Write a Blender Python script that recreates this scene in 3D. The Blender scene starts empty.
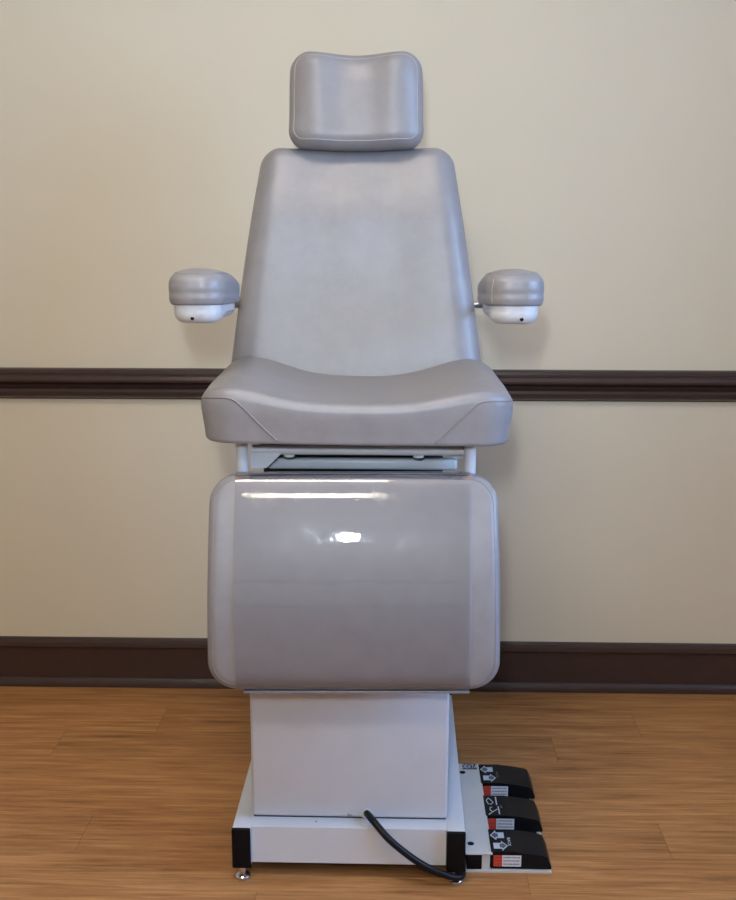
import bpy, bmesh, math, random
from mathutils import Vector, Matrix
from mathutils.bvhtree import BVHTree

random.seed(4)
SC = bpy.context.scene
COL = SC.collection
PI = math.pi

# ------------------------------------------------------------------ materials
def new_mat(name):
    m = bpy.data.materials.new(name)
    m.use_nodes = True
    nt = m.node_tree
    return m, nt, nt.nodes['Principled BSDF']

def link(nt, a, b):
    nt.links.new(a, b)

def node(nt, kind, **kw):
    n = nt.nodes.new(kind)
    for k, v in kw.items():
        setattr(n, k, v)
    return n

def noise(nt, scale, detail=4, rough=.55, vec=None, mapscale=None):
    tc = node(nt, 'ShaderNodeTexCoord')
    src = tc.outputs['Object']
    if mapscale:
        mp = node(nt, 'ShaderNodeMapping')
        mp.inputs['Scale'].default_value = mapscale
        link(nt, src, mp.inputs['Vector'])
        src = mp.outputs['Vector']
    if vec:
        src = vec
    n = node(nt, 'ShaderNodeTexNoise')
    n.inputs['Scale'].default_value = scale
    n.inputs['Detail'].default_value = detail
    n.inputs['Roughness'].default_value = rough
    link(nt, src, n.inputs['Vector'])
    return n

def ramp(nt, fac, stops, interp='LINEAR'):
    r = node(nt, 'ShaderNodeValToRGB')
    r.color_ramp.interpolation = interp
    els = r.color_ramp.elements
    els[0].position, els[0].color = stops[0][0], (*stops[0][1], 1)
    els[1].position, els[1].color = stops[-1][0], (*stops[-1][1], 1)
    for p, c in stops[1:-1]:
        e = els.new(p)
        e.color = (*c, 1)
    link(nt, fac, r.inputs['Fac'])
    return r

def bump(nt, height, strength, dist, bsdf):
    b = node(nt, 'ShaderNodeBump')
    b.inputs['Strength'].default_value = strength
    b.inputs['Distance'].default_value = dist
    link(nt, height, b.inputs['Height'])
    link(nt, b.outputs['Normal'], bsdf.inputs['Normal'])
    return b

def vary(name, c, amount=.06, scale=8, rough=.5, metal=0., bump_scale=None, bump_s=.1, bump_d=.001, spec=.5, coat=0., coat_rough=.1):
    m, nt, b = new_mat(name)
    n = noise(nt, scale)
    lo = tuple(max(0, x*(1-amount)) for x in c)
    hi = tuple(min(1, x*(1+amount)) for x in c)
    r = ramp(nt, n.outputs['Fac'], [(.3, lo), (.7, hi)])
    link(nt, r.outputs['Color'], b.inputs['Base Color'])
    b.inputs['Roughness'].default_value = rough
    b.inputs['Metallic'].default_value = metal
    b.inputs['Specular IOR Level'].default_value = spec
    b.inputs['Coat Weight'].default_value = coat
    b.inputs['Coat Roughness'].default_value = coat_rough
    if bump_scale:
        n2 = noise(nt, bump_scale, 3)
        bump(nt, n2.outputs['Fac'], bump_s, bump_d, b)
    return m

def leather():
    m, nt, b = new_mat('taupe_vinyl')
    n = noise(nt, 26, 6, .62)
    r = ramp(nt, n.outputs['Fac'], [(.25, (.232, .219, .226)), (.5, (.258, .244, .252)), (.78, (.286, .271, .280))])
    link(nt, r.outputs['Color'], b.inputs['Base Color'])
    rr = node(nt, 'ShaderNodeMapRange')
    rr.inputs['To Min'].default_value = .36
    rr.inputs['To Max'].default_value = .46
    link(nt, n.outputs['Fac'], rr.inputs['Value'])
    link(nt, rr.outputs['Result'], b.inputs['Roughness'])
    b.inputs['Specular IOR Level'].default_value = .6
    fine = noise(nt, 420, 3, .6)
    soft = noise(nt, 14, 3, .5)
    mx = node(nt, 'ShaderNodeMath', operation='MULTIPLY_ADD')
    mx.inputs[1].default_value = 6.0
    link(nt, soft.outputs['Fac'], mx.inputs[0])
    link(nt, fine.outputs['Fac'], mx.inputs[2])
    bump(nt, mx.outputs[0], .22, .0007, b)
    return m

def film():
    m = bpy.data.materials.new('clear_vinyl_film')
    m.use_nodes = True
    nt = m.node_tree
    nt.nodes.clear()
    out = node(nt, 'ShaderNodeOutputMaterial')
    tr = node(nt, 'ShaderNodeBsdfTransparent')
    tr.inputs['Color'].default_value = (.99, .985, .99, 1)
    gl = node(nt, 'ShaderNodeBsdfGlossy')
    rn = noise(nt, 16, 5, .65)
    rmap = node(nt, 'ShaderNodeMapRange')
    rmap.inputs['From Min'].default_value = .46; rmap.inputs['From Max'].default_value = .72
    rmap.inputs['To Min'].default_value = .025; rmap.inputs['To Max'].default_value = .17
    link(nt, rn.outputs['Fac'], rmap.inputs['Value']); link(nt, rmap.outputs['Result'], gl.inputs['Roughness'])
    df = node(nt, 'ShaderNodeBsdfDiffuse')
    df.inputs['Color'].default_value = (.66, .64, .71, 1)
    fr = node(nt, 'ShaderNodeFresnel')
    fr.inputs['IOR'].default_value = 1.6
    m1 = node(nt, 'ShaderNodeMixShader')
    m1.inputs[0].default_value = .19
    link(nt, tr.outputs[0], m1.inputs[1]); link(nt, df.outputs[0], m1.inputs[2])
    m2 = node(nt, 'ShaderNodeMixShader')
    link(nt, fr.outputs[0], m2.inputs[0])
    link(nt, m1.outputs[0], m2.inputs[1]); link(nt, gl.outputs[0], m2.inputs[2])
    link(nt, m2.outputs[0], out.inputs['Surface'])
    n = noise(nt, 9, 4, .55)
    b = node(nt, 'ShaderNodeBump')
    b.inputs['Strength'].default_value = .35
    b.inputs['Distance'].default_value = .0022
    link(nt, n.outputs['Fac'], b.inputs['Height'])
    link(nt, b.outputs['Normal'], gl.inputs['Normal'])
    return m

def wall_paint():
    m, nt, b = new_mat('cream_wall_paint')
    n = noise(nt, 1.3, 3)
    r = ramp(nt, n.outputs['Fac'], [(.3, (.620, .548, .418)), (.7, (.650, .578, .445))])
    # a few small scuffs on the paint
    s = noise(nt, 5.5, 5, .7)
    sr = ramp(nt, s.outputs['Fac'], [(.0, (1, 1, 1)), (.74, (1, 1, 1)), (.80, (.90, .90, .90)), (1, (.88, .88, .88))])
    mx = node(nt, 'ShaderNodeMix', data_type='RGBA', blend_type='MULTIPLY')
    mx.inputs['Factor'].default_value = 1
    link(nt, r.outputs['Color'], mx.inputs['A']); link(nt, sr.outputs['Color'], mx.inputs['B'])
    link(nt, mx.outputs['Result'], b.inputs['Base Color'])
    b.inputs['Roughness'].default_value = .62
    b.inputs['Specular IOR Level'].default_value = .3
    n2 = noise(nt, 55, 4)
    bump(nt, n2.outputs['Fac'], .12, .002, b)
    return m

def floor_mat():
    m, nt, b = new_mat('wood_plank_floor')
    tc = node(nt, 'ShaderNodeTexCoord')
    sep = node(nt, 'ShaderNodeSeparateXYZ')
    link(nt, tc.outputs['Object'], sep.inputs[0])
    W, L, Y0 = .1325, 1.203, 1.5
    def mth(op, a, c=None, d=None):
        n = node(nt, 'ShaderNodeMath', operation=op)
        for i, v in enumerate((a, c, d)):
            if v is None: continue
            if isinstance(v, (int, float)): n.inputs[i].default_value = v
            else: link(nt, v, n.inputs[i])
        return n.outputs[0]
    y0 = 2.03 - 4*W           # 1.50
    ry = mth('DIVIDE', mth('SUBTRACT', sep.outputs['Y'], y0), W)
    row = mth('FLOOR', ry)
    fy = mth('FRACT', ry)
    # joint position of each row in view; other rows scatter
    joints = {3: .26, 4: .558, 5: 0.02, 6: -.24, 7: .385, 8: .61, 9: -.3}
    hashed = mth('FRACT', mth('MULTIPLY', mth('SINE', mth('MULTIPLY', row, 12.9898)), 43.7585))
    off = mth('MULTIPLY', hashed, L)
    for k, x in joints.items():
        is_k = mth('COMPARE', row, float(k), .1)
        off = mth('ADD', mth('MULTIPLY', off, mth('SUBTRACT', 1.0, is_k)), mth('MULTIPLY', is_k, x))
    rx = mth('DIVIDE', mth('SUBTRACT', sep.outputs['X'], off), L)
    pl = mth('FLOOR', rx)
    fx = mth('FRACT', rx)
    # per plank id
    cmb = node(nt, 'ShaderNodeCombineXYZ')
    link(nt, row, cmb.inputs[0]); link(nt, pl, cmb.inputs[1])
    wn = node(nt, 'ShaderNodeTexWhiteNoise', noise_dimensions='3D')
    link(nt, cmb.outputs[0], wn.inputs['Vector'])
    # grain
    gx = mth('MULTIPLY_ADD', wn.outputs['Value'], 13.0, sep.outputs['X'])
    gv = node(nt, 'ShaderNodeCombineXYZ')
    link(nt, gx, gv.inputs[0]); link(nt, sep.outputs['Y'], gv.inputs[1]); link(nt, mth('MULTIPLY', wn.outputs['Value'], 7.0), gv.inputs[2])
    def grain(sx, sy, scale, detail, rough, dist=0.):
        mp = node(nt, 'ShaderNodeMapping')
        mp.inputs['Scale'].default_value = (sx, sy, 1)
        link(nt, gv.outputs[0], mp.inputs['Vector'])
        n = node(nt, 'ShaderNodeTexNoise')
        n.inputs['Scale'].default_value = scale; n.inputs['Detail'].default_value = detail
        n.inputs['Roughness'].default_value = rough; n.inputs['Distortion'].default_value = dist
        link(nt, mp.outputs[0], n.inputs['Vector'])
        return n.outputs['Fac']
    g1 = grain(1.3, 22, 2.6, 7, .66, .5)
    g2 = grain(2.2, 60, 3.0, 6, .7)
    g3 = grain(1.8, 9, 1.6, 4, .55, 1.2)
    mixv = mth('ADD', mth('MULTIPLY', g1, .42), mth('ADD', mth('MULTIPLY', g2, .36), mth('MULTIPLY', g3, .22)))
    col = ramp(nt, mixv, [(.36, (.190, .078, .027)), (.44, (.310, .136, .047)), (.52, (.415, .195, .070)), (.61, (.520, .270, .108))])
    # plank to plank tone
    tone = node(nt, 'ShaderNodeMapRange')
    tone.inputs['To Min'].default_value = .95; tone.inputs['To Max'].default_value = 1.05
    link(nt, wn.outputs['Value'], tone.inputs['Value'])
    # seams
    ex = mth('MULTIPLY', mth('MINIMUM', fx, mth('SUBTRACT', 1.0, fx)), L)
    ey = mth('MULTIPLY', mth('MINIMUM', fy, mth('SUBTRACT', 1.0, fy)), W)
    sx = mth('LESS_THAN', ex, .0011)
    sy = mth('LESS_THAN', ey, .0006)
    seam = mth('MAXIMUM', mth('MULTIPLY', sx, .26), mth('MULTIPLY', sy, .14))
    fac = mth('MULTIPLY', tone.outputs['Result'], mth('SUBTRACT', 1.0, seam))
    mx = node(nt, 'ShaderNodeMix', data_type='RGBA', blend_type='MULTIPLY')
    mx.inputs['Factor'].default_value = 1
    link(nt, col.outputs['Color'], mx.inputs['A'])
    cc = node(nt, 'ShaderNodeCombineXYZ')
    for i in range(3): link(nt, fac, cc.inputs[i])
    link(nt, cc.outputs[0], mx.inputs['B'])
    link(nt, mx.outputs['Result'], b.inputs['Base Color'])
    b.inputs['Roughness'].default_value = .48
    b.inputs['Specular IOR Level'].default_value = .3
    h = mth('SUBTRACT', mth('MULTIPLY', g2, .3), mth('MULTIPLY', mth('MAXIMUM', sx, sy), .8))
    bump(nt, h, .25, .0008, b)
    return m

def emit(name, c, s):
    m, nt, b = new_mat(name)
    b.inputs['Base Color'].default_value = (.8, .8, .8, 1)
    b.inputs['Emission Color'].default_value = (*c, 1)
    b.inputs['Emission Strength'].default_value = s
    return m

def glass():
    m = bpy.data.materials.new('window_glass')
    m.use_nodes = True
    nt = m.node_tree
    nt.nodes.clear()
    out = node(nt, 'ShaderNodeOutputMaterial')
    tr = node(nt, 'ShaderNodeBsdfTransparent')
    gl = node(nt, 'ShaderNodeBsdfGlossy'); gl.inputs['Roughness'].default_value = .02
    fr = node(nt, 'ShaderNodeFresnel'); fr.inputs['IOR'].default_value = 1.45
    mx = node(nt, 'ShaderNodeMixShader')
    link(nt, fr.outputs[0], mx.inputs[0]); link(nt, tr.outputs[0], mx.inputs[1]); link(nt, gl.outputs[0], mx.inputs[2])
    link(nt, mx.outputs[0], out.inputs['Surface'])
    return m

M = dict(
    vinyl=leather(), film=film(), wall=wall_paint(), floor=floor_mat(), glass=glass(),
    seam=vary('stitched_seam', (.36, .335, .335), .05, 300, .5),
    piping=vary('vinyl_piping', (.235, .215, .215), .06, 60, .45),
    fold=vary('dark_seam_line', (.16, .14, .135), .06, 60, .6),
    white=vary('white_enamel', (.57, .575, .61), .025, 14, .34, bump_scale=240, bump_s=.05, bump_d=.0004),
    ivory=vary('ivory_plastic', (.60, .60, .61), .03, 20, .32),
    greywhite=vary('pale_grey_enamel', (.50, .52, .55), .05, 30, .35),
    black=vary('black_plastic', (.005, .0045, .005), .2, 40, .5, bump_scale=500, bump_s=.1, bump_d=.0003, spec=.12),
    pedal=vary('black_pedal_rubber', (.006, .006, .008), .25, 60, .45, bump_scale=300, bump_s=.12, bump_d=.0004, spec=.16),
    dark=vary('dark_mechanism', (.018, .018, .02), .3, 20, .6),
    chrome=vary('chrome', (.72, .72, .74), .05, 30, .14, 1.0),
    steel=vary('brushed_steel', (.42, .43, .45), .08, 60, .35, 1.0),
    cord=vary('black_rubber_cord', (.005, .005, .007), .2, 40, .42, spec=.25),
    brown=vary('dark_brown_trim_paint', (.052, .030, .025), .06, 20, .27, bump_scale=90, bump_s=.06, bump_d=.0006, spec=.45),
    ceil=vary('ceiling_tile_white', (.76, .74, .70), .03, 60, .85, bump_scale=160, bump_s=.3, bump_d=.002),
    red=vary('red_label_print', (.62, .055, .025), .08, 200, .45),
    label=vary('white_label_print', (.62, .64, .70), .05, 200, .45),
    ink=vary('label_ink', (.06, .05, .07), .1, 200, .5),
    mark=vary('white_pedal_print', (.55, .58, .64), .08, 300, .45),
    markdim=vary('faded_pedal_print', (.10, .105, .12), .15, 300, .5),
    plate=vary('cream_enamel', (.56, .545, .52), .03, 20, .38),
    lamp=emit('troffer_diffuser', (1.0, .88, .71), 25.0),
)

# ------------------------------------------------------------------ mesh helpers
ROOT = Vector((-.0865, 2.2, 0))      # floor point under the chair's column

def obj(name, bm, mat, parent=None, smooth=True, sharp=35):
    bmesh.ops.recalc_face_normals(bm, faces=bm.faces)
    me = bpy.data.meshes.new(name)
    bm.to_mesh(me); bm.free()
    if smooth:
        for p in me.polygons: p.use_smooth = True
        if sharp: me.set_sharp_from_angle(angle=math.radians(sharp))
    mats = mat if isinstance(mat, (list, tuple)) else [mat]
    for x in mats: me.materials.append(x)
    o = bpy.data.objects.new(name, me)
    COL.objects.link(o)
    if parent: o.parent = parent
    return o

def thing(name, label, cat, loc=(0, 0, 0), group=None):
    o = bpy.data.objects.new(name, None)
    o.empty_display_size = .1
    COL.objects.link(o)
    o.location = loc
    o['label'] = label; o['category'] = cat
    if group: o['group'] = group
    return o

def struct(name, bm, mat, parent=None, smooth=False, label=None):
    o = obj(name, bm, mat, parent, smooth)
    if not parent:
        o['kind'] = 'structure'
        if label: o['label'] = label
    return o

def add_box(bm, lo, hi, bev=0., seg=2, mat=0):
    r = bmesh.ops.create_cube(bm, size=1)
    vs = r['verts']
    for v in vs:
        v.co = Vector([(lo[i]+hi[i])/2 + v.co[i]*(hi[i]-lo[i]) for i in range(3)])
    fs = set(f for v in vs for f in v.link_faces)
    for f in fs: f.material_index = mat
    if bev > 0:
        es = set(e for v in vs for e in v.link_edges)
        bmesh.ops.bevel(bm, geom=list(es), offset=bev, segments=seg, profile=.5, affect='EDGES')

def add_tube(bm, pts, rad, n=12, closed=False, caps=True):
    pts = [Vector(p) for p in pts]
    N = len(pts)
    rads = rad if isinstance(rad, (list, tuple)) else [rad]*N
    rings = []
    prev = None
    for i, p in enumerate(pts):
        if closed: t = pts[(i+1) % N]-pts[i-1]
        elif i == 0: t = pts[1]-p
        elif i == N-1: t = p-pts[-2]
        else: t = pts[i+1]-pts[i-1]
        if t.length < 1e-9: t = Vector((0, 0, 1))
        t.normalize()
        if prev is None:
            a = Vector((0, 0, 1)) if abs(t.z) < .9 else Vector((1, 0, 0))
            u = t.cross(a).normalized()
        else:
            u = (prev - t*prev.dot(t))
            u = u.normalized() if u.length > 1e-6 else t.orthogonal().normalized()
        prev = u
        w = t.cross(u)
        rings.append([bm.verts.new(p + (u*math.cos(2*PI*k/n) + w*math.sin(2*PI*k/n))*rads[i]) for k in range(n)])
    m = N if closed else N-1
    for i in range(m):
        a, b = rings[i], rings[(i+1) % N]
        for k in range(n):
            bm.faces.new((a[k], a[(k+1) % n], b[(k+1) % n], b[k]))
    if not closed and caps:
        bm.faces.new(rings[0][::-1]); bm.faces.new(rings[-1])

def add_lathe(bm, prof, c, axis='Z', n=28):
    """prof: list of (radius, height)"""
    rings = []
    def pt(r, h, a):
        if axis == 'Z': return Vector((c[0]+r*math.cos(a), c[1]+r*math.sin(a), c[2]+h))
        if axis == 'Y': return Vector((c[0]+r*math.cos(a), c[1]+h, c[2]+r*math.sin(a)))
        return Vector((c[0]+h, c[1]+r*math.cos(a), c[2]+r*math.sin(a)))
    for r, h in prof:
        rings.append([bm.verts.new(pt(r, h, 2*PI*k/n)) for k in range(n)])
    for a, b in zip(rings, rings[1:]):
        for k in range(n):
            bm.faces.new((a[k], a[(k+1) % n], b[(k+1) % n], b[k]))
    bm.faces.new(rings[0]); bm.faces.new(rings[-1])

def add_prism(bm, poly, to3, d0, d1, mat=0):
    """poly (a,b) list extruded between d0 and d1; to3(a,b,d) -> point"""
    A = [bm.verts.new(to3(a, b, d0)) for a, b in poly]
    B = [bm.verts.new(to3(a, b, d1)) for a, b in poly]
    n = len(poly)
    fs = [bm.faces.new(A[::-1]), bm.faces.new(B)]
    for i in range(n):
        fs.append(bm.faces.new((A[i], A[(i+1) % n], B[(i+1) % n], B[i])))
    for f in fs: f.material_index = mat

def rpoly(pts, n):
    """convex polygon [(x,y,r)] ccw, rounded, resampled to n points -> [(p, normal)]"""
    out = []
    N = len(pts)
    for i in range(N):
        p = Vector(pts[i][:2]); r = pts[i][2]
        a = (Vector(pts[i-1][:2])-p).normalized()
        b = (Vector(pts[(i+1) % N][:2])-p).normalized()
        ang = a.angle(b)
        d = r/math.tan(ang/2)
        c = p+(a+b).normalized()*(r/math.sin(ang/2))
        s, e = p+a*d, p+b*d
        a0 = math.atan2((s-c).y, (s-c).x); a1 = math.atan2((e-c).y, (e-c).x)
        while a1 < a0: a1 += 2*PI
        for k in range(25):
            t = a0+(a1-a0)*k/24
            out.append(c+Vector((math.cos(t), math.sin(t)))*r)
    L = [0]
    for i in range(len(out)):
        L.append(L[-1]+(out[(i+1) % len(out)]-out[i]).length)
    tot = L[-1]
    res = []
    j = 0
    for k in range(n):
        s = tot*k/n
        while L[j+1] < s: j += 1
        seg = L[j+1]-L[j]
        f = (s-L[j])/seg if seg > 1e-12 else 0
        res.append(out[j].lerp(out[(j+1) % len(out)], f))
    nor = []
    for k in range(n):
        t = res[(k+1) % n]-res[k-1]
        nor.append(Vector((t.y, -t.x)).normalized())
    return res, nor

def pad(corners, w0, w1, rt, rb, mp, top=None, side=None, warp=None, n=176, nring=20, nside=8):
    """A stuffed cushion: rounded outline, rounded edges, top surface displaced.
    Returns bmesh and the front ring (inset rt) and others as point lists."""
    P, Nn = rpoly(corners, n)
    c = Vector((sum(p.x for p in P)/n, sum(p.y for p in P)/n))
    bm = bmesh.new()
    def fin(u, v, w):
        t = max(0., (w-w0)/(w1-w0))
        if top: w = w+top(u, v)*t
        if warp: u, v, w = warp(u, v, w)
        return Vector(mp(u, v, w))
    def ring(f): return [fin(*f(k)) for k in range(n)]
    rings = []
    for i in range(1, nring+1):
        s = i/nring
        rings.append(ring(lambda k: (*(c+(P[k]-Nn[k]*rt-c)*s), w1)))
    i_edge = len(rings)-1
    na = 9
    for i in range(1, na+1):
        t = PI/2*i/na
        def f(k):
            q = P[k]-Nn[k]*rt*(1-math.sin(t))
            w = w1-rt+rt*math.cos(t)
            if side: q = q+Nn[k]*side((w-w0)/(w1-w0))
            return (*q, w)
        rings.append(ring(f))
    i_side = len(rings)-1
    wb = w0+rb
    for i in range(1, nside+1):
        w = (w1-rt)+(wb-(w1-rt))*i/nside
        def f(k):
            q = P[k]
            if side: q = q+Nn[k]*side((w-w0)/(w1-w0))
            return (*q, w)
        rings.append(ring(f))
    for i in range(1, 6):
        t = PI/2*i/5
        def f(k):
            q = P[k]-Nn[k]*rb*(1-math.cos(t))
            w = wb-rb*math.sin(t)
            if side: q = q+Nn[k]*side(max(0, (w-w0)/(w1-w0)))
            return (*q, w)
        rings.append(ring(f))
    for s in (.6, .2):
        rings.append(ring(lambda k: (*(c+(P[k]-c)*s), w0)))
    vr = [[bm.verts.new(p) for p in r] for r in rings]
    for a, b in zip(vr, vr[1:]):
        for k in range(n):
            bm.faces.new((a[k], a[(k+1) % n], b[(k+1) % n], b[k]))
    c0 = bm.verts.new(fin(c.x, c.y, w1)); c1 = bm.verts.new(fin(c.x, c.y, w0))
    for k in range(n):
        bm.faces.new((c0, vr[0][k], vr[0][(k+1) % n]))
        bm.faces.new((c1, vr[-1][(k+1) % n], vr[-1][k]))
    return bm, rings, i_edge, i_side

def ring_seam(name, ring, rad, mat, parent):
    bm = bmesh.new()
    add_tube(bm, ring, rad, 6, closed=True)
    return obj(name, bm, mat, parent, sharp=None)

def sstep(a, b, x):
    t = min(1, max(0, (x-a)/(b-a)))
    return t*t*(3-2*t)

def interp(x, tab):
    """smooth monotone curve through the table"""
    x = min(abs(x), tab[-1][0])
    X = [p[0] for p in tab]; Y = [p[1] for p in tab]; n = len(tab)
    d = [(Y[k+1]-Y[k])/(X[k+1]-X[k]) for k in range(n-1)]
    m = [0.]+[0. if d[k-1]*d[k] <= 0 else 2*d[k-1]*d[k]/(d[k-1]+d[k]) for k in range(1, n-1)]+[d[-1]]
    for k in range(n-1):
        if x <= X[k+1]:
            h = X[k+1]-X[k]; t = (x-X[k])/h
            return (2*t**3-3*t*t+1)*Y[k]+(t**3-2*t*t+t)*h*m[k]+(-2*t**3+3*t*t)*Y[k+1]+(t**3-t*t)*h*m[k+1]
    return Y[-1]

def catmull(pts, k=8):
    pts = [Vector(p) for p in pts]
    P = [pts[0]*2-pts[1]]+pts+[pts[-1]*2-pts[-2]]
    out = []
    for i in range(1, len(P)-2):
        a, b, c, d = P[i-1:i+3]
        for j in range(k):
            t = j/k
            out.append(.5*((2*b)+(c-a)*t+(2*a-5*b+4*c-d)*t*t+(3*b-a-3*c+d)*t**3))
    out.append(pts[-1])
    return out

# ------------------------------------------------------------------ the room
XL, XR, YF, YB, H = -2.3, 2.3, -1.9, 2.842, 2.7
T = .12
bm = bmesh.new(); add_box(bm, (XL-T, YF-T, -.1), (XR+T, YB+T, 0)); struct('floor', bm, M['floor'])
bm = bmesh.new(); add_box(bm, (XL-T, YF-T, H), (XR+T, YB+T, H+.1)); struct('ceiling', bm, M['ceil'])
bm = bmesh.new(); add_box(bm, (XL-T, YB, 0), (XR+T, YB+T, H)); struct('wall_back', bm, M['wall'], label='cream painted wall behind the chair')
bm = bmesh.new(); add_box(bm, (XL-T, YF-T, 0), (XR+T, YF, H)); struct('wall_front', bm, M['wall'])
bm = bmesh.new(); add_box(bm, (XL-T, YF, 0), (XL, YB, H)); struct('wall_left', bm, M['wall'])
# right wall with a window opening
wy0, wy1, wz0, wz1 = .1, 1.7, .96, 2.25
bm = bmesh.new()
add_box(bm, (XR, YF, 0), (XR+T, wy0, H)); add_box(bm, (XR, wy1, 0), (XR+T, YB, H))
add_box(bm, (XR, wy0, 0), (XR+T, wy1, wz0)); add_box(bm, (XR, wy0, wz1), (XR+T, wy1, H))
struct('wall_right', bm, M['wall'])
win = bpy.data.objects.new('window_1', None); COL.objects.link(win); win['kind'] = 'structure'
bm = bmesh.new()
fw = .045
for lo, hi in (((wy0, wz0), (wy1, wz0+fw)), ((wy0, wz1-fw), (wy1, wz1)), ((wy0, wz0+fw), (wy0+fw, wz1-fw)), ((wy1-fw, wz0+fw), (wy1, wz1-fw)), ((.9-.02, wz0+fw), (.9+.02, wz1-fw))):
    add_box(bm, (XR+.03, lo[0], lo[1]), (XR+.09, hi[0], hi[1]), .003)
obj('window_frame', bm, M['brown'], win, sharp=30)
for a, b in ((wy0+fw, .88), (.92, wy1-fw)):
    bm = bmesh.new(); add_box(bm, (XR+.057, a, wz0+fw), (XR+.063, b, wz1-fw)); obj('pane', bm, M['glass'], win, smooth=False)

RAIL = [(0, .8722), (.014, .8715), (.0185, .8690), (.0200, .8600), (.0185, .8585), (.0195, .8570), (.0270, .8530), (.0310, .8450), (.0300, .8400), (.0265, .8370),
        (.0160, .8345), (.0130, .8320), (.0150, .8312), (.0195, .8285), (.0180, .8260), (.0120, .8235), (.0085, .8180), (.0095, .8110), (.0130, .8080),
        (.0205, .8030), (.0205, .8000), (.0150, .7965), (.0080, .7945), (.0060, .7920), (0, .7920)]
BASE = [(0, .1360), (.0060, .1356), (.0075, .1335), (.0085, .1300), (.0105, .1290), (.0150, .1270), (.0180, .1160), (.0175, .1130), (.0150, .1105),
        (.0105, .1090), (.0100, .1070), (.0100, .0250), (.0150, .0240), (.0190, .0200), (.0225, .0130), (.0240, .0060), (.0240, 0), (0, 0)]
def mould(name, prof, wall, label=None):
    bm = bmesh.new()
    if wall == 'back': f = lambda p, z, d: (d, YB-p, z); a, b = XL, XR
    elif wall == 'front': f = lambda p, z, d: (d, YF+p, z); a, b = XL, XR
    elif wall == 'left': f = lambda p, z, d: (XL+p, d, z); a, b = YF, YB
    else: f = lambda p, z, d: (XR-p, d, z); a, b = YF, YB
    add_prism(bm, prof, f, a, b)
    o = obj(name, bm, M['brown'], sharp=28)
    o['kind'] = 'structure'
    if label: o['label'] = label
mould('trim_1', RAIL, 'back', 'dark brown chair rail across the cream back wall')
mould('baseboard_back', BASE, 'back', 'tall dark brown baseboard along the back wall')
for i, w in enumerate(('left', 'right', 'front')):
    mould('trim_%d' % (i+2), RAIL, w); mould('baseboard_'+w, BASE, w)

# ceiling lights: two troffers end to end above the place in front of the chair, one near the window
def troffer(x, y, lab, wx=.6, wy=1.2):
    t = thing('ceiling_light', lab, 'light', (x, y, H), 'recessed ceiling lights')
    bm = bmesh.new()
    a, b = wx/2, wy/2; e = .025
    for lo, hi in (((-a, -b), (a, -b+e)), ((-a, b-e), (a, b)), ((-a, -b+e), (-a+e, b-e)), ((a-e, -b+e), (a, b-e))):
        add_box(bm, (lo[0], lo[1], -.012), (hi[0], hi[1], 0), .002)
    obj('frame', bm, M['white'], t, sharp=30)
    bm = bmesh.new(); add_box(bm, (-a+e, -b+e, -.008), (a-e, b-e, -.001)); obj('diffuser', bm, M['lamp'], t, smooth=False)
troffer(-.31, 1.10, 'white ceiling light panel nearest the chair, above its leg rest', .80, .45)
troffer(-.31, -.45, 'white ceiling light panel above the viewpoint, in front of the chair', .80, .45)

# ------------------------------------------------------------------ the chair
chair = thing('procedure_chair', 'taupe vinyl medical chair with headrest, two armrests and white pedestal on the wood floor', 'chair', ROOT)

def up(x, y, z, dx=0.):
    """chair-local x, room y, room z -> mesh coordinates under the chair's Empty"""
    return (x+dx, y-ROOT.y, z)

# ---- base
bm = bmesh.new()
for s in (-1, 1):
    add_box(bm, up(min(s*.188, s*.2235), 1.936, .030), up(max(s*.188, s*.2235), 2.56, .110), .003)
add_box(bm, up(-.187, 1.946, .034), up(.187, 1.950, .106), 0)
add_prism(bm, [(1.946, .106), (1.9460, .109), (1.980, .1125), (2.52, .1125), (2.52, .105), (1.95, .103)], lambda a, b, d: up(d, a, b), -.1885, .1885)
add_box(bm, up(-.187, 2.50, .034), up(.187, 2.504, .106), 0)
base = obj('base', bm, M['white'], chair, sharp=30)
for s in (-1, 1):
    for y in (1.931, 2.557):
        bm = bmesh.new(); add_box(bm, up(s*.2058-.0180, y, .0285), up(s*.2058+.0180, y+.008, .1115), .0025, 3)
        obj('end_cap', bm, M['black'], base, sharp=30)
    for y in (1.9505, 2.52):
        bm = bmesh.new()
        c = up(s*.2065, y-.003, 0)
        add_lathe(bm, [(.0135, 0), (.0152, .002), (.0152, .0060), (.013, .0085), (.0065, .0105), (.0065, .032)], c)
        obj('levelling_foot', bm, M['chrome'], base, sharp=40)
for x, z in ((-.0635, .1085), ):
    bm = bmesh.new(); add_lathe(bm, [(.0022, 0), (.0022, .0012), (.001, .0018)], up(x, 1.964, .1110), n=12)
    obj('screw', bm, M['steel'], base)

# ---- pedestal
bm = bmesh.new()
add_box(bm, up(-.1895, 1.9745, .1140), up(.1905, 2.46, .70), .007, 3)
ped = obj('pedestal', bm, M['white'], chair, sharp=30)
bm = bmesh.new(); add_box(bm, up(-.186, 1.978, .111), up(.187, 2.45, .118)); obj('gap_shade', bm, M['dark'], ped, smooth=False)  # dark inner block paints in the shade of the gap under the pedestal
bm = bmesh.new(); add_lathe(bm, [(.0040, 0), (.0040, -.0015), (.0028, -.0024), (.0012, -.0024)], up(.0010, 1.9745, .1215), 'Y', 14)
obj('screw', bm, M['steel'], ped)
bm = bmesh.new(); add_lathe(bm, [(.0085, .01), (.0115, .0), (.0115, -.0018), (.0085, -.0026), (.0075, -.001)], up(.0335, 1.9745, .1250), 'Y', 24)
obj('cord_grommet', bm, M['ivory'], ped, sharp=50)

for o in (base, ped):
    o.rotation_euler.z = math.radians(-.25); o.location.x = .001; o.location.y = -.003

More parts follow.
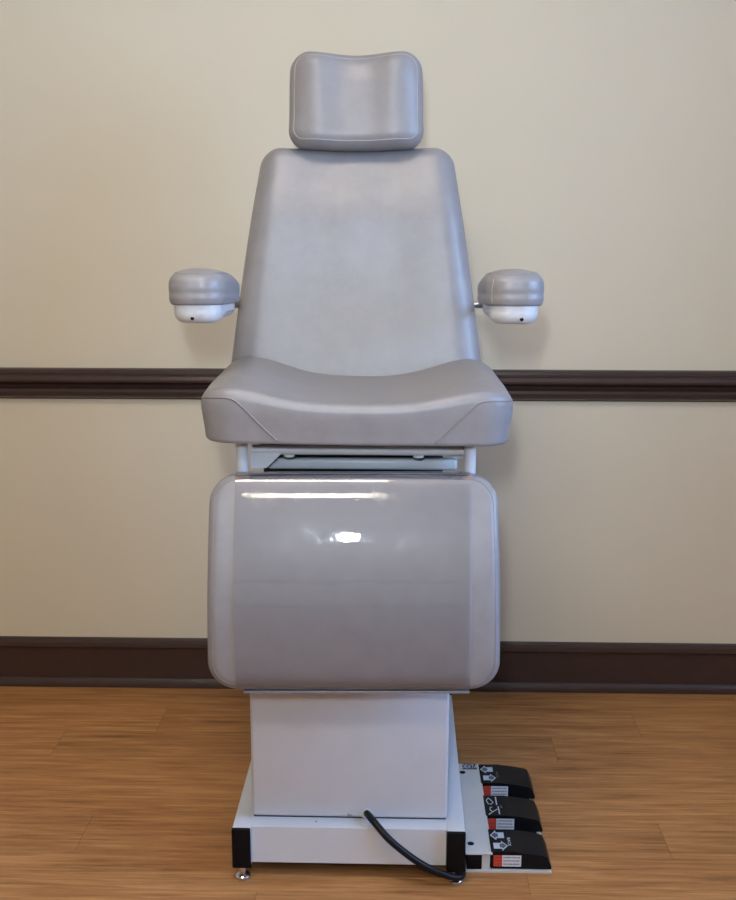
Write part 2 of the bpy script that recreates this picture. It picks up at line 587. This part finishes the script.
# ---- power cord out of the pedestal foot, over the front of the base and back under it
pts = [(-.053, 2.000, .1255), (-.0530, 1.976, .1250), (-.0465, 1.958, .1255), (-.0345, 1.941, .1205), (-.008, 1.926, .0965), (.031, 1.921, .0650), (.066, 1.921, .0415),
       (.0985, 1.922, .0265), (.1160, 1.925, .0195), (.1285, 1.932, .0165), (.1335, 1.948, .0160), (.1310, 1.974, .0110), (.116, 2.010, .0072), (.08, 2.10, .0072), (.05, 2.3, .0072)]
bm = bmesh.new()
add_tube(bm, [Vector(p)-ROOT for p in catmull(pts, 8)], .0068, 12)
obj('power_cord', bm, M['cord'], chair, sharp=None)

# ---- lift mechanism, seat frame
bm = bmesh.new()
add_box(bm, up(-.165, 2.06, .69), up(.175, 2.40, .868), .004)
obj('lift_mechanism', bm, M['dark'], chair, sharp=30)
fr = None
bm = bmesh.new()
add_tube(bm, [up(-.174, 1.972, .8445), up(.213, 1.972, .8445)], .0092, 16)
add_tube(bm, [up(-.160, 1.985, .836), up(-.160, 2.28, .85)], .0092, 12)
add_tube(bm, [up(.195, 1.985, .836), up(.195, 2.28, .85)], .0092, 12)
frame = obj('seat_frame', bm, M['white'], chair, sharp=40)
bm = bmesh.new()
add_prism(bm, [(-.176, .846), (-.176, .812), (-.148, .812), (-.122, .837), (-.122, .846)], lambda a, b, d: up(a, d, b), 1.964, 1.972)
obj('gusset_plate', bm, M['white'], frame, smooth=False)
bm = bmesh.new(); add_box(bm, up(-.150, 2.0, .8010), up(.199, 2.022, .8215), .006, 3)
obj('crossbar', bm, M['greywhite'], frame, sharp=30)
for x in (-.107, .127):
    bm = bmesh.new(); add_lathe(bm, [(.010, 0), (.010, -.004), (.0065, -.0065)], up(x, 1.973, .8365), n=20)
    obj('bolt', bm, M['ivory'], frame, sharp=40)
for x in (-.1905, .2185):
    bm = bmesh.new()
    add_tube(bm, [up(x, 1.955, .874), up(x, 1.955, .83), up(x, 1.958, .79), up(x, 1.958, .55)], .0108, 16)
    obj('link_arm', bm, M['white'], chair, sharp=40)

# ---- seat
SDX = .0085
seat_tab = [(0, 0), (.05, .0012), (.10, .0075), (.15, .0215), (.19, .0335), (.220, .038), (.245, .0325), (.262, .0235), (.276, .013)]
def seat_top(u, v):
    # bolsters fall a little towards the front edge
    f = 1-.34*(1-sstep(1.89, 2.05, v))
    return interp(u, seat_tab)*f+.0035*(1-sstep(1.89, 2.12, v))
def seat_side(t):
    return -.007*(1-sstep(0, .8, t))
sc = [(-.2755, 1.888, .058), (.2755, 1.888, .058), (.2755, 2.268, .03), (-.2755, 2.268, .03)]
def seat_warp(u, v, w):
    # the front face bows a touch forward in the middle
    return u, v-.008*(1-(u/.2755)**2)*(1-sstep(1.89, 2.1, v)), w
bm, rings, ie, isd = pad(sc, .8695, .9385, .015, .006, lambda u, v, w: up(u, v, w, SDX), seat_top, seat_side, seat_warp, n=220, nring=26)
bvh = BVHTree.FromBMesh(bm)
seat = obj('seat', bm, M['vinyl'], chair, sharp=None)
def cast_seam(name, pts, rad, mat, parent, tree, d=(0, 1, 0), start=-.6):
    out = []
    for q in catmull([(p[0], p[1], 0) for p in pts], 10):
        x, z = q.x, q.y
        h = tree.ray_cast(Vector((x, start, z)), Vector(d))
        if h[0]: out.append(h[0])
    if len(out) > 2:
        bm = bmesh.new(); add_tube(bm, out, rad, 6)
        return obj(name, bm, mat, parent, sharp=None)
for s in (-1, 1):
    pts = [(s*.2715, .9455), (s*.262, .9475), (s*.245, .9500), (s*.225, .9510), (s*.210, .9475), (s*.192, .9320), (s*.165, .9040), (s*.1360, .8760)]
    cast_seam('seam', [(x+SDX, z) for x, z in pts], .0017, M['piping'], seat, bvh)
bm = bmesh.new(); add_box(bm, up(-.215, 1.925, .8675), up(.245, 2.25, .8735), .002); obj('seat_board', bm, M['dark'], seat, smooth=False)

seat.matrix_local = Matrix.Translation((.004, 0, .0)) @ Matrix.Translation((0, 0, .9)) @ Matrix.Rotation(math.radians(.6), 4, 'Y') @ Matrix.Translation((0, 0, -.9)) @ Matrix.Rotation(math.radians(1.0), 4, 'Z')

# ---- backrest
def frame_map(cx, y0, z0, deg, dx=0.):
    a = math.radians(deg); sa, ca = math.sin(a), math.cos(a)
    return lambda u, v, w: up(u+cx, y0+v*sa-w*ca, z0+v*ca+w*sa)
bc = [(-.2705, 0, .03), (.2705, 0, .03), (.1985, .524, .043), (-.1985, .524, .043)]
def back_hw(v): return .2705-(.2705-.1985)*v/.524
def back_top(u, v):
    x = abs(u)/back_hw(v)
    wing = .015*sstep(.22, .84, x)*(.45+.55*sstep(.08, .42, v))
    wing -= .012*sstep(.80, 1.0, x)
    lum = .010*math.exp(-((v-.40)/.10)**2)*math.exp(-(u/.12)**2)
    lum -= .018*sstep(.36, .53, v)
    return wing+lum
def back_warp(u, v, w):
    return u*(1+.012*math.sin(PI*v/.5)), v-.004*math.exp(-(u/.09)**2)*sstep(.40, .5, v), w
mp = frame_map(.0015, 2.282, .888, 12)
bm, rings, ie, isd = pad(bc, -.075, 0, .026, .012, mp, back_top, None, back_warp, n=240, nring=26)
back = obj('backrest', bm, M['vinyl'], chair, sharp=None)
ring_seam('seam', rings[isd-2], .0011, M['piping'], back)
bm = bmesh.new()
add_box(bm, up(-.06, 2.375, .70), up(.06, 2.41, 1.10), .004)
obj('back_bracket', bm, M['white'], chair, sharp=30)

# ---- headrest on its post
hc = [(-.1375, 0, .030), (.1375, 0, .030), (.1295, .180, .034), (-.1295, .180, .034)]
def head_top(u, v):
    return .013*(math.exp(-((abs(u)-.078)/.034)**2))*(.55+.45*sstep(.02, .15, v)) - .008*sstep(.12, .178, v)*math.exp(-(u/.05)**2)-.004*sstep(.09, .13, abs(u))
def head_warp(u, v, w):
    t = v/.180
    return u+(.0012*math.sin(2*PI*t)*(-1 if u > 0 else 1)*min(1, abs(u)/.1)), v-.0034*math.exp(-(u/.055)**2)*sstep(.3, 1, t)+.002*math.exp(-((abs(u)-.105)/.03)**2)*sstep(.5, 1, t)-.005*math.exp(-(u/.1)**2)*(1-sstep(0, .4, t)), w
mp = frame_map(0, 2.350, 1.4045, 8)
bm, rings, ie, isd = pad(hc, -.078, 0, .026, .014, mp, head_top, lambda t: .004*math.sin(PI*min(1, max(0, t))), head_warp, n=200, nring=22)
head = obj('headrest', bm, M['vinyl'], chair, sharp=None)
ring_seam('seam', rings[ie+4], .0011, M['seam'], head)
bm = bmesh.new()
add_box(bm, up(-.012, 2.4150, 1.25), up(.012, 2.425, 1.49), .002)
obj('headrest_post', bm, M['dark'], chair, sharp=30)

# ---- armrests
for s in (-1, 1):
    cx = s*.2805+.0125
    hw = .0500 if s < 0 else .0515
    arm = bpy.data.objects.new('armrest', None); COL.objects.link(arm); arm.parent = chair
    def amap(u, v, w):
        return up(u+cx, v, w-.055*(v-1.97))
    ac = [(-hw, 1.952, .043), (hw, 1.952, .043), (hw, 2.205, .043), (-hw, 2.205, .043)]
    def arm_top(u, v): return .012*(1-(u/hw)**2)*sstep(1.95, 2.0, v)-.010*sstep(2.06, 2.2, v)
    def arm_side(t):
        return .0030*math.sin(PI*min(1, max(0, t)))-.0009*math.exp(-((t-.40)/.10)**2)+.0006*math.exp(-((t-.20)/.10)**2)-.0015
    bm, rings, ie, isd = pad(ac, 1.1045, 1.1570, .013, .004, amap, arm_top, arm_side, n=150, nring=16, nside=16)
    apad = obj('arm_pad', bm, M['vinyl'], arm, sharp=None)
    ring_seam('seam', rings[ie+2], .0008, M['piping'], apad)
    # corner seam on the inner front edge of the pad
    x = cx-s*.0400
    tree = BVHTree.FromPolygons([v.co[:] for v in apad.data.vertices], [p.vertices[:] for p in apad.data.polygons])
    if s > 0: cast_seam('seam', [(x, 1.1085), (x-.0010, 1.118), (x-.0006, 1.138), (x+.002, 1.152)], .0010, M['seam'], apad, tree)
    # housing below the pad
    hcor = [(-.043, 1.960, .034), (.043, 1.960, .034), (.043, 2.175, .03), (-.043, 2.175, .03)]
    def hw_warp(u, v, w):
        # the rear half of the shell is shallower than the nose
        return u, v, w+(.006*sstep(2.0, 2.06, v) if w < 1.09 else 0)
    bm, rings, ie, isd = pad(hcor, 1.0722, 1.1055, .003, .019, amap, None, None, hw_warp, n=120, nring=6)
    hs = obj('housing', bm, M['ivory'], arm, sharp=None)
    bm = bmesh.new(); add_lathe(bm, [(.0033, .008), (.0033, -.0006), (.0018, -.0006)], up(cx+(-.0055 if s < 0 else .0115), 1.9625, 1.0815), 'Y', 16)
    obj('screw_hole', bm, M['black'], hs, sharp=40)
    # rod that carries the arm on the side of the backrest
    bm = bmesh.new()
    add_tube(bm, catmull([up(cx-s*.005, 2.15, 1.083), up(cx-s*.010, 2.24, 1.079), up(cx-s*.014, 2.32, 1.076), up(cx-s*.026, 2.362, 1.075), up(cx-s*.07, 2.370, 1.075)], 5), .0072, 12)
    obj('arm_rod', bm, M['steel'], arm, sharp=None)

# ---- leg rest
LDX = .005
lh = .384
lc = [(-.2590, 0, .052), (.2590, 0, .052), (.2535, lh, .052), (-.2535, lh, .052)]
def leg_top(u, v):
    t = abs(v-lh/2)/(lh/2)
    return -.036*t**2.0-.004*(abs(u)/.25)**3
mp = frame_map(LDX, 1.808, .443, 10.0)
bm, rings, ie, isd = pad(lc, -.085, 0, .020, .012, mp, leg_top, None, None, n=240, nring=26)
tree = BVHTree.FromBMesh(bm)
leg = obj('leg_rest', bm, M['vinyl'], chair, sharp=None)
ring_seam('seam', rings[ie+3], .0008, M['piping'], leg)
leg.rotation_euler.z = math.radians(1.5)
# clear protective film wrapped round the middle of the pad
u0, u1 = -.2085, .2055
org = []
for i in range(5): org.append((lh*.5+(.30), -.074+.010*i, (-1, 0)))
for i in range(1, 14):
    t = PI/2*i/14; org.append((lh-.045+.25*math.cos(t), -.045+.25*math.sin(t), (-math.cos(t), -math.sin(t))))
for i in range(0, 31):
    v = (lh-.045)+(.045-(lh-.045))*i/30; org.append((v, .25, (0, -1)))
for i in range(1, 14):
    t = PI/2*i/14; org.append((.045-.25*math.sin(t), -.045+.25*math.cos(t), (math.sin(t), -math.cos(t))))
for i in range(4): org.append((-.3, -.045-.010*i, (1, 0)))
o0 = Vector(mp(0, 0, 0)); eu = Vector(mp(1, 0, 0))-o0; ev = Vector(mp(0, 1, 0))-o0; ew = Vector(mp(0, 0, 1))-o0
bm = bmesh.new()
NU = 40
grid = []
for v, w, (dv, dw) in org:
    line = []
    for k in range(NU+1):
        u = u0+(u1-u0)*k/NU
        d = ev*dv+ew*dw
        h = tree.ray_cast(o0+eu*u+ev*v+ew*w, d)
        p = h[0] if h[0] else None
        line.append(bm.verts.new(p-d*.0022) if p else None)
    grid.append(line)
for a, b in zip(grid, grid[1:]):
    for k in range(NU):
        q = (a[k], a[k+1], b[k+1], b[k])
        if all(q): bm.faces.new(q)
cover = obj('protective_film', bm, M['film'], leg, sharp=None)
cover['label'] = 'clear glossy plastic film wrapped over the pad'
# folded hem of the film under the pad
bm = bmesh.new()
a = o0+eu*(u0+.012)+ev*(-.0045)+ew*(-.050); b = o0+eu*(u1)+ev*(-.0045)+ew*(-.050)
add_box(bm, (a.x, a.y-.006, a.z-.0022), (b.x, a.y+.012, a.z+.0022), .001)
obj('film_hem', bm, vary('hazy_film_edge', (.22, .215, .23), .05, 40, .25), leg, smooth=False)

# ------------------------------------------------------------------ foot control
FX, FY = .2255, 2.15
foot = thing('foot_control', 'foot control with three black pedals on a cream plate, beside the chair base', 'foot pedal', (FX, FY, 0))
def fl(x, y, z): return (x-FX, y-FY, z)
bm = bmesh.new(); add_prism(bm, [(.1410, 1.9725), (.3090, 1.9725), (.3075, 2.060), (.2960, 2.332), (.1410, 2.332)], lambda a, b, d: fl(a, b, d), .0005, .0048)
obj('floor_plate', bm, M['plate'], foot, smooth=False)
bm = bmesh.new()
add_box(bm, fl(.1405, 1.9715, .0385), fl(.1930, 2.334, .0420), .0008)       # top sheet
add_box(bm, fl(.1725, 1.9765, .0045), fl(.1885, 2.330, .0390), .0008)       # riser
hous = obj('side_housing', bm, M['plate'], foot, smooth=False)
bm = bmesh.new(); add_box(bm, fl(.1430, 1.9740, .0060), fl(.1725, 2.328, .0380), .0015)
obj('end_plug', bm, M['black'], foot, sharp=30)
bm = bmesh.new(); add_box(bm, fl(.1890, 1.985, .0046), fl(.2960, 2.326, .0095), .001); obj('pedal_bed', bm, M['black'], foot, smooth=False)
for y in (2.294, 2.006):
    bm = bmesh.new(); add_lathe(bm, [(.0066, 0), (.0066, .0007), (.005, .0009)], fl(.1525, y, .0418), n=20)
    obj('screw_head', bm, M['black'], hous, sharp=40)

def text_mesh(txt, size):
    cu = bpy.data.curves.new('t', 'FONT'); cu.body = txt; cu.size = size; cu.align_x = 'CENTER'; cu.align_y = 'CENTER'; cu.extrude = .0001
    o = bpy.data.objects.new('t', cu); COL.objects.link(o)
    dg = bpy.context.evaluated_depsgraph_get()
    me = bpy.data.meshes.new_from_object(o.evaluated_get(dg))
    bpy.data.objects.remove(o); bpy.data.curves.remove(cu)
    return me
def text_obj(name, txt, size, matx, mat, parent):
    me = text_mesh(txt, size)
    me.transform(matx)
    me.materials.append(mat)
    me.name = name
    o = bpy.data.objects.new(name, me); COL.objects.link(o); o.parent = parent
    return o

# maker's name strip at the rear of the top sheet
bm = bmesh.new(); add_box(bm, fl(.1530, 2.3080, .0420), fl(.1860, 2.3330, .0424))
strip = obj('name_strip', bm, M['ink'], hous, smooth=False)
text_obj('lettering', 'DEXTA', .0180, Matrix.Translation(Vector(fl(.1695, 2.3200, .0425))) @ Matrix.Diagonal((.62, 1.4, 1, 1)), M['label'], strip)

PX0 = .1905
def pedal_profile():
    # (x along the pedal, top height)
    return [(PX0, .0425), (.236, .0430), (.2385, .0420), (.262, .0395), (.292, .0345), (.3005, .0310)]
def ptop(x):
    pr = pedal_profile()
    for (a, za), (b, zb) in zip(pr, pr[1:]):
        if x <= b: return za+(zb-za)*(x-a)/(b-a)
    return pr[-1][1]
def quad_mark(bm, poly, zoff=.0004):
    top = [bm.verts.new(fl(x, y, ptop(x)+zoff)) for x, y in poly]
    bot = [bm.verts.new(fl(x, y, ptop(x)-.0002)) for x, y in poly]
    bm.faces.new(top)
    n = len(poly)
    for i in range(n): bm.faces.new((bot[i], bot[(i+1) % n], top[(i+1) % n], top[i]))

PED = [(2.2460, 2.3310), (2.1120, 2.1930), (1.9770, 2.0590)]
PLAB = ['black pedal farthest from the viewer with two pale arrows', 'middle black pedal with two chair symbols', 'nearest black pedal with two pale arrows and a full warning label']
for i, (ya, yb) in enumerate(PED):
    pr = pedal_profile()
    bm = bmesh.new()
    poly = pr+[(.3090, .0115), (.3080, .0070), (PX0, .0070)]
    add_prism(bm, poly, lambda a, b, d: fl(a, d, b), ya, yb)
    bmesh.ops.bevel(bm, geom=[e for e in bm.edges if e.calc_face_angle(0) > .35], offset=.0035, segments=3, profile=.5, affect='EDGES')
    p = obj('pedal', bm, M['pedal'], foot, sharp=30)
    p['label'] = PLAB[i]
    # warning label on the pedal's front face
    zl0, zl1 = .0115, .0355
    x0, xm, x1 = .1955, .2125, .2495
    lb = bmesh.new()
    add_box(lb, fl(x0, ya-.0005, zl0), fl(xm, ya+.001, zl1), 0, mat=0)
    add_box(lb, fl(xm, ya-.0005, zl0), fl(x1, ya+.001, zl1), 0, mat=1)
    for r_ in range(3):
        z = zl1-.0055-.0070*r_
        x = x0+.0022
        while x < xm-.0028:
            w = random.uniform(.0015, .0028); add_box(lb, fl(x, ya-.0008, z), fl(min(x+w, xm-.001), ya, z+.0017), 0, mat=2); x += w+.0008
        x = xm+.0022
        while x < x1-.0035:
            w = random.uniform(.0012, .0030); add_box(lb, fl(x, ya-.0008, z), fl(min(x+w, x1-.002), ya, z+.0019), 0, mat=2); x += w+.0008
    lab = obj('warning_label', lb, [M['red'], M['label'], M['ink']], p, smooth=False)
    lab['label'] = 'small red and white warning label'
    yc = (ya+yb)/2-.001
    if i != 1:
        # two block arrows, the rear one pointing left, the front one right
        for name, cx_, cy_, d in (('arrow', .2065, yc+.0195, -1), ('arrow', .2110, yc-.0185, 1)):
            bm = bmesh.new()
            L_ = .0140
            poly = [(cx_+d*L_, cy_), (cx_+d*.002, cy_+.0175), (cx_+d*.002, cy_+.0100), (cx_-d*L_, cy_+.0100), (cx_-d*L_, cy_-.0100), (cx_+d*.002, cy_-.0100), (cx_+d*.002, cy_-.0175)]
            if d < 0: poly = poly[::-1]
            quad_mark(bm, poly)
            ar = obj(name, bm, M['mark'], p, smooth=False)
            bm = bmesh.new()
            pin = [(cx_+d*(L_-.0028), cy_), (cx_+d*.0040, cy_+.0105), (cx_+d*.0015, cy_+.0060), (cx_-d*.002, cy_+.0060), (cx_-d*.002, cy_-.0060), (cx_+d*.0015, cy_-.0060), (cx_+d*.0040, cy_-.0105)]
            if d < 0: pin = pin[::-1]
            quad_mark(bm, pin, .0006)
            # dark half of the printed arrow head belongs to the same print
            me2 = obj('arrow_shade', bm, M['markdim'], p, smooth=False)
        rot = Matrix.Rotation(-PI/2, 4, 'Z')
        text_obj('lettering', 'BASE' if i == 0 else 'BACK', .0105, Matrix.Translation(Vector(fl(.2285, yc-.004, ptop(.2285)+.0003))) @ rot @ Matrix.Diagonal((1.15, .8, 1, 1)), M['markdim'] if i == 0 else M['label'], p)
    else:
        def stroke(bm, pts, w):
            for (xa, ya_), (xb, yb_) in zip(pts, pts[1:]):
                d = Vector((xb-xa, yb_-ya_)); d.normalize(); q = Vector((-d.y, d.x))*w/2
                quad_mark(bm, [(xa+q.x, ya_+q.y), (xa-q.x, ya_-q.y), (xb-q.x, yb_-q.y), (xb+q.x, yb_+q.y)])
        # upright chair symbol and reclined chair symbol
        bm = bmesh.new()
        ox, oy = .203, yc+.017
        stroke(bm, [(ox+.0135, oy+.018), (ox+.0135, oy-.014)], .0026)
        stroke(bm, [(ox-.002, oy+.014), (ox-.007, oy+.004), (ox-.004, oy-.010), (ox+.002, oy-.012), (ox+.007, oy-.004), (ox+.003, oy+.004), (ox-.002, oy+.014)], .0018)
        obj('chair_symbol', bm, M['mark'], p, smooth=False)
        bm = bmesh.new()
        ox, oy = .207, yc-.016
        stroke(bm, [(ox+.0120, oy+.012), (ox+.0125, oy-.018)], .0026)
        stroke(bm, [(ox-.010, oy-.020), (ox-.001, oy-.009), (ox+.010, oy+.002)], .0018)
        stroke(bm, [(ox-.001, oy-.009), (ox-.006, oy-.002), (ox-.005, oy+.008), (ox-.001, oy+.010)], .0018)
        obj('chair_symbol', bm, M['mark'], p, smooth=False)
        bm = bmesh.new(); ox, oy = .2245, yc-.003
        stroke(bm, [(ox, oy+.004), (ox+.002, oy-.004), (ox-.001, oy-.007)], .0022)
        obj('maker_mark', bm, M['markdim'], p, smooth=False)

# ------------------------------------------------------------------ light
w = bpy.data.worlds.new('sky'); SC.world = w; w.use_nodes = True
bg = w.node_tree.nodes['Background']
sky = w.node_tree.nodes.new('ShaderNodeTexSky')
sky.sky_type = 'NISHITA' if hasattr(sky, 'sky_type') else sky.sky_type
sky.sun_disc = False; sky.sun_elevation = math.radians(35); sky.sun_rotation = math.radians(200)
w.node_tree.links.new(sky.outputs[0], bg.inputs[0]); bg.inputs[1].default_value = .25

def area(name, loc, target, sx, sy, col, watts):
    L = bpy.data.lights.new(name, 'AREA'); L.shape = 'RECTANGLE'; L.size = sx; L.size_y = sy; L.color = col; L.energy = watts
    o = bpy.data.objects.new(name, L); COL.objects.link(o); o.location = loc
    o.rotation_euler = (Vector(target)-Vector(loc)).to_track_quat('-Z', 'Y').to_euler()
    return o
area('window_daylight', (XR+.22, .9, 1.65), (0, 1.4, .7), 1.5, 1.25, (.30, .54, 1.0), 105)
fla = area('camera_flash', (-.06, -.12, 1.52), (-.05, 2.5, 1.95), .07, .15, (.76, .89, 1.0), 12.5)
fla.data.spread = math.radians(120)

# ------------------------------------------------------------------ camera
cam = bpy.data.cameras.new('camera'); co = bpy.data.objects.new('camera', cam); COL.objects.link(co)
cam.sensor_fit = 'HORIZONTAL'; cam.sensor_width = 36; cam.lens = 1117/736*36
cam.clip_start = .02
p_, y_, r_ = 2.09424371e-01, -2.57128193e-02, 7.98319097e-04
fwd = Vector((math.sin(y_)*math.cos(p_), math.cos(y_)*math.cos(p_), -math.sin(p_)))
r0 = Vector((math.cos(y_), -math.sin(y_), 0)); u0_ = r0.cross(fwd)
rt_ = r0*math.cos(r_)+u0_*math.sin(r_); ut_ = -r0*math.sin(r_)+u0_*math.cos(r_)
mw = Matrix((rt_, ut_, -fwd)).transposed().to_4x4()
mw.translation = Vector((0, 0, 1.264))
co.matrix_world = mw
SC.camera = co

vs = SC.view_settings
vs.view_transform = 'Standard'; vs.look = 'None'; vs.gamma = 1; vs.use_curve_mapping = False
vs.exposure = 0.0
SC.cycles.max_bounces = 8
SC.cycles.transparent_max_bounces = 12
SC.cycles.use_denoising = True
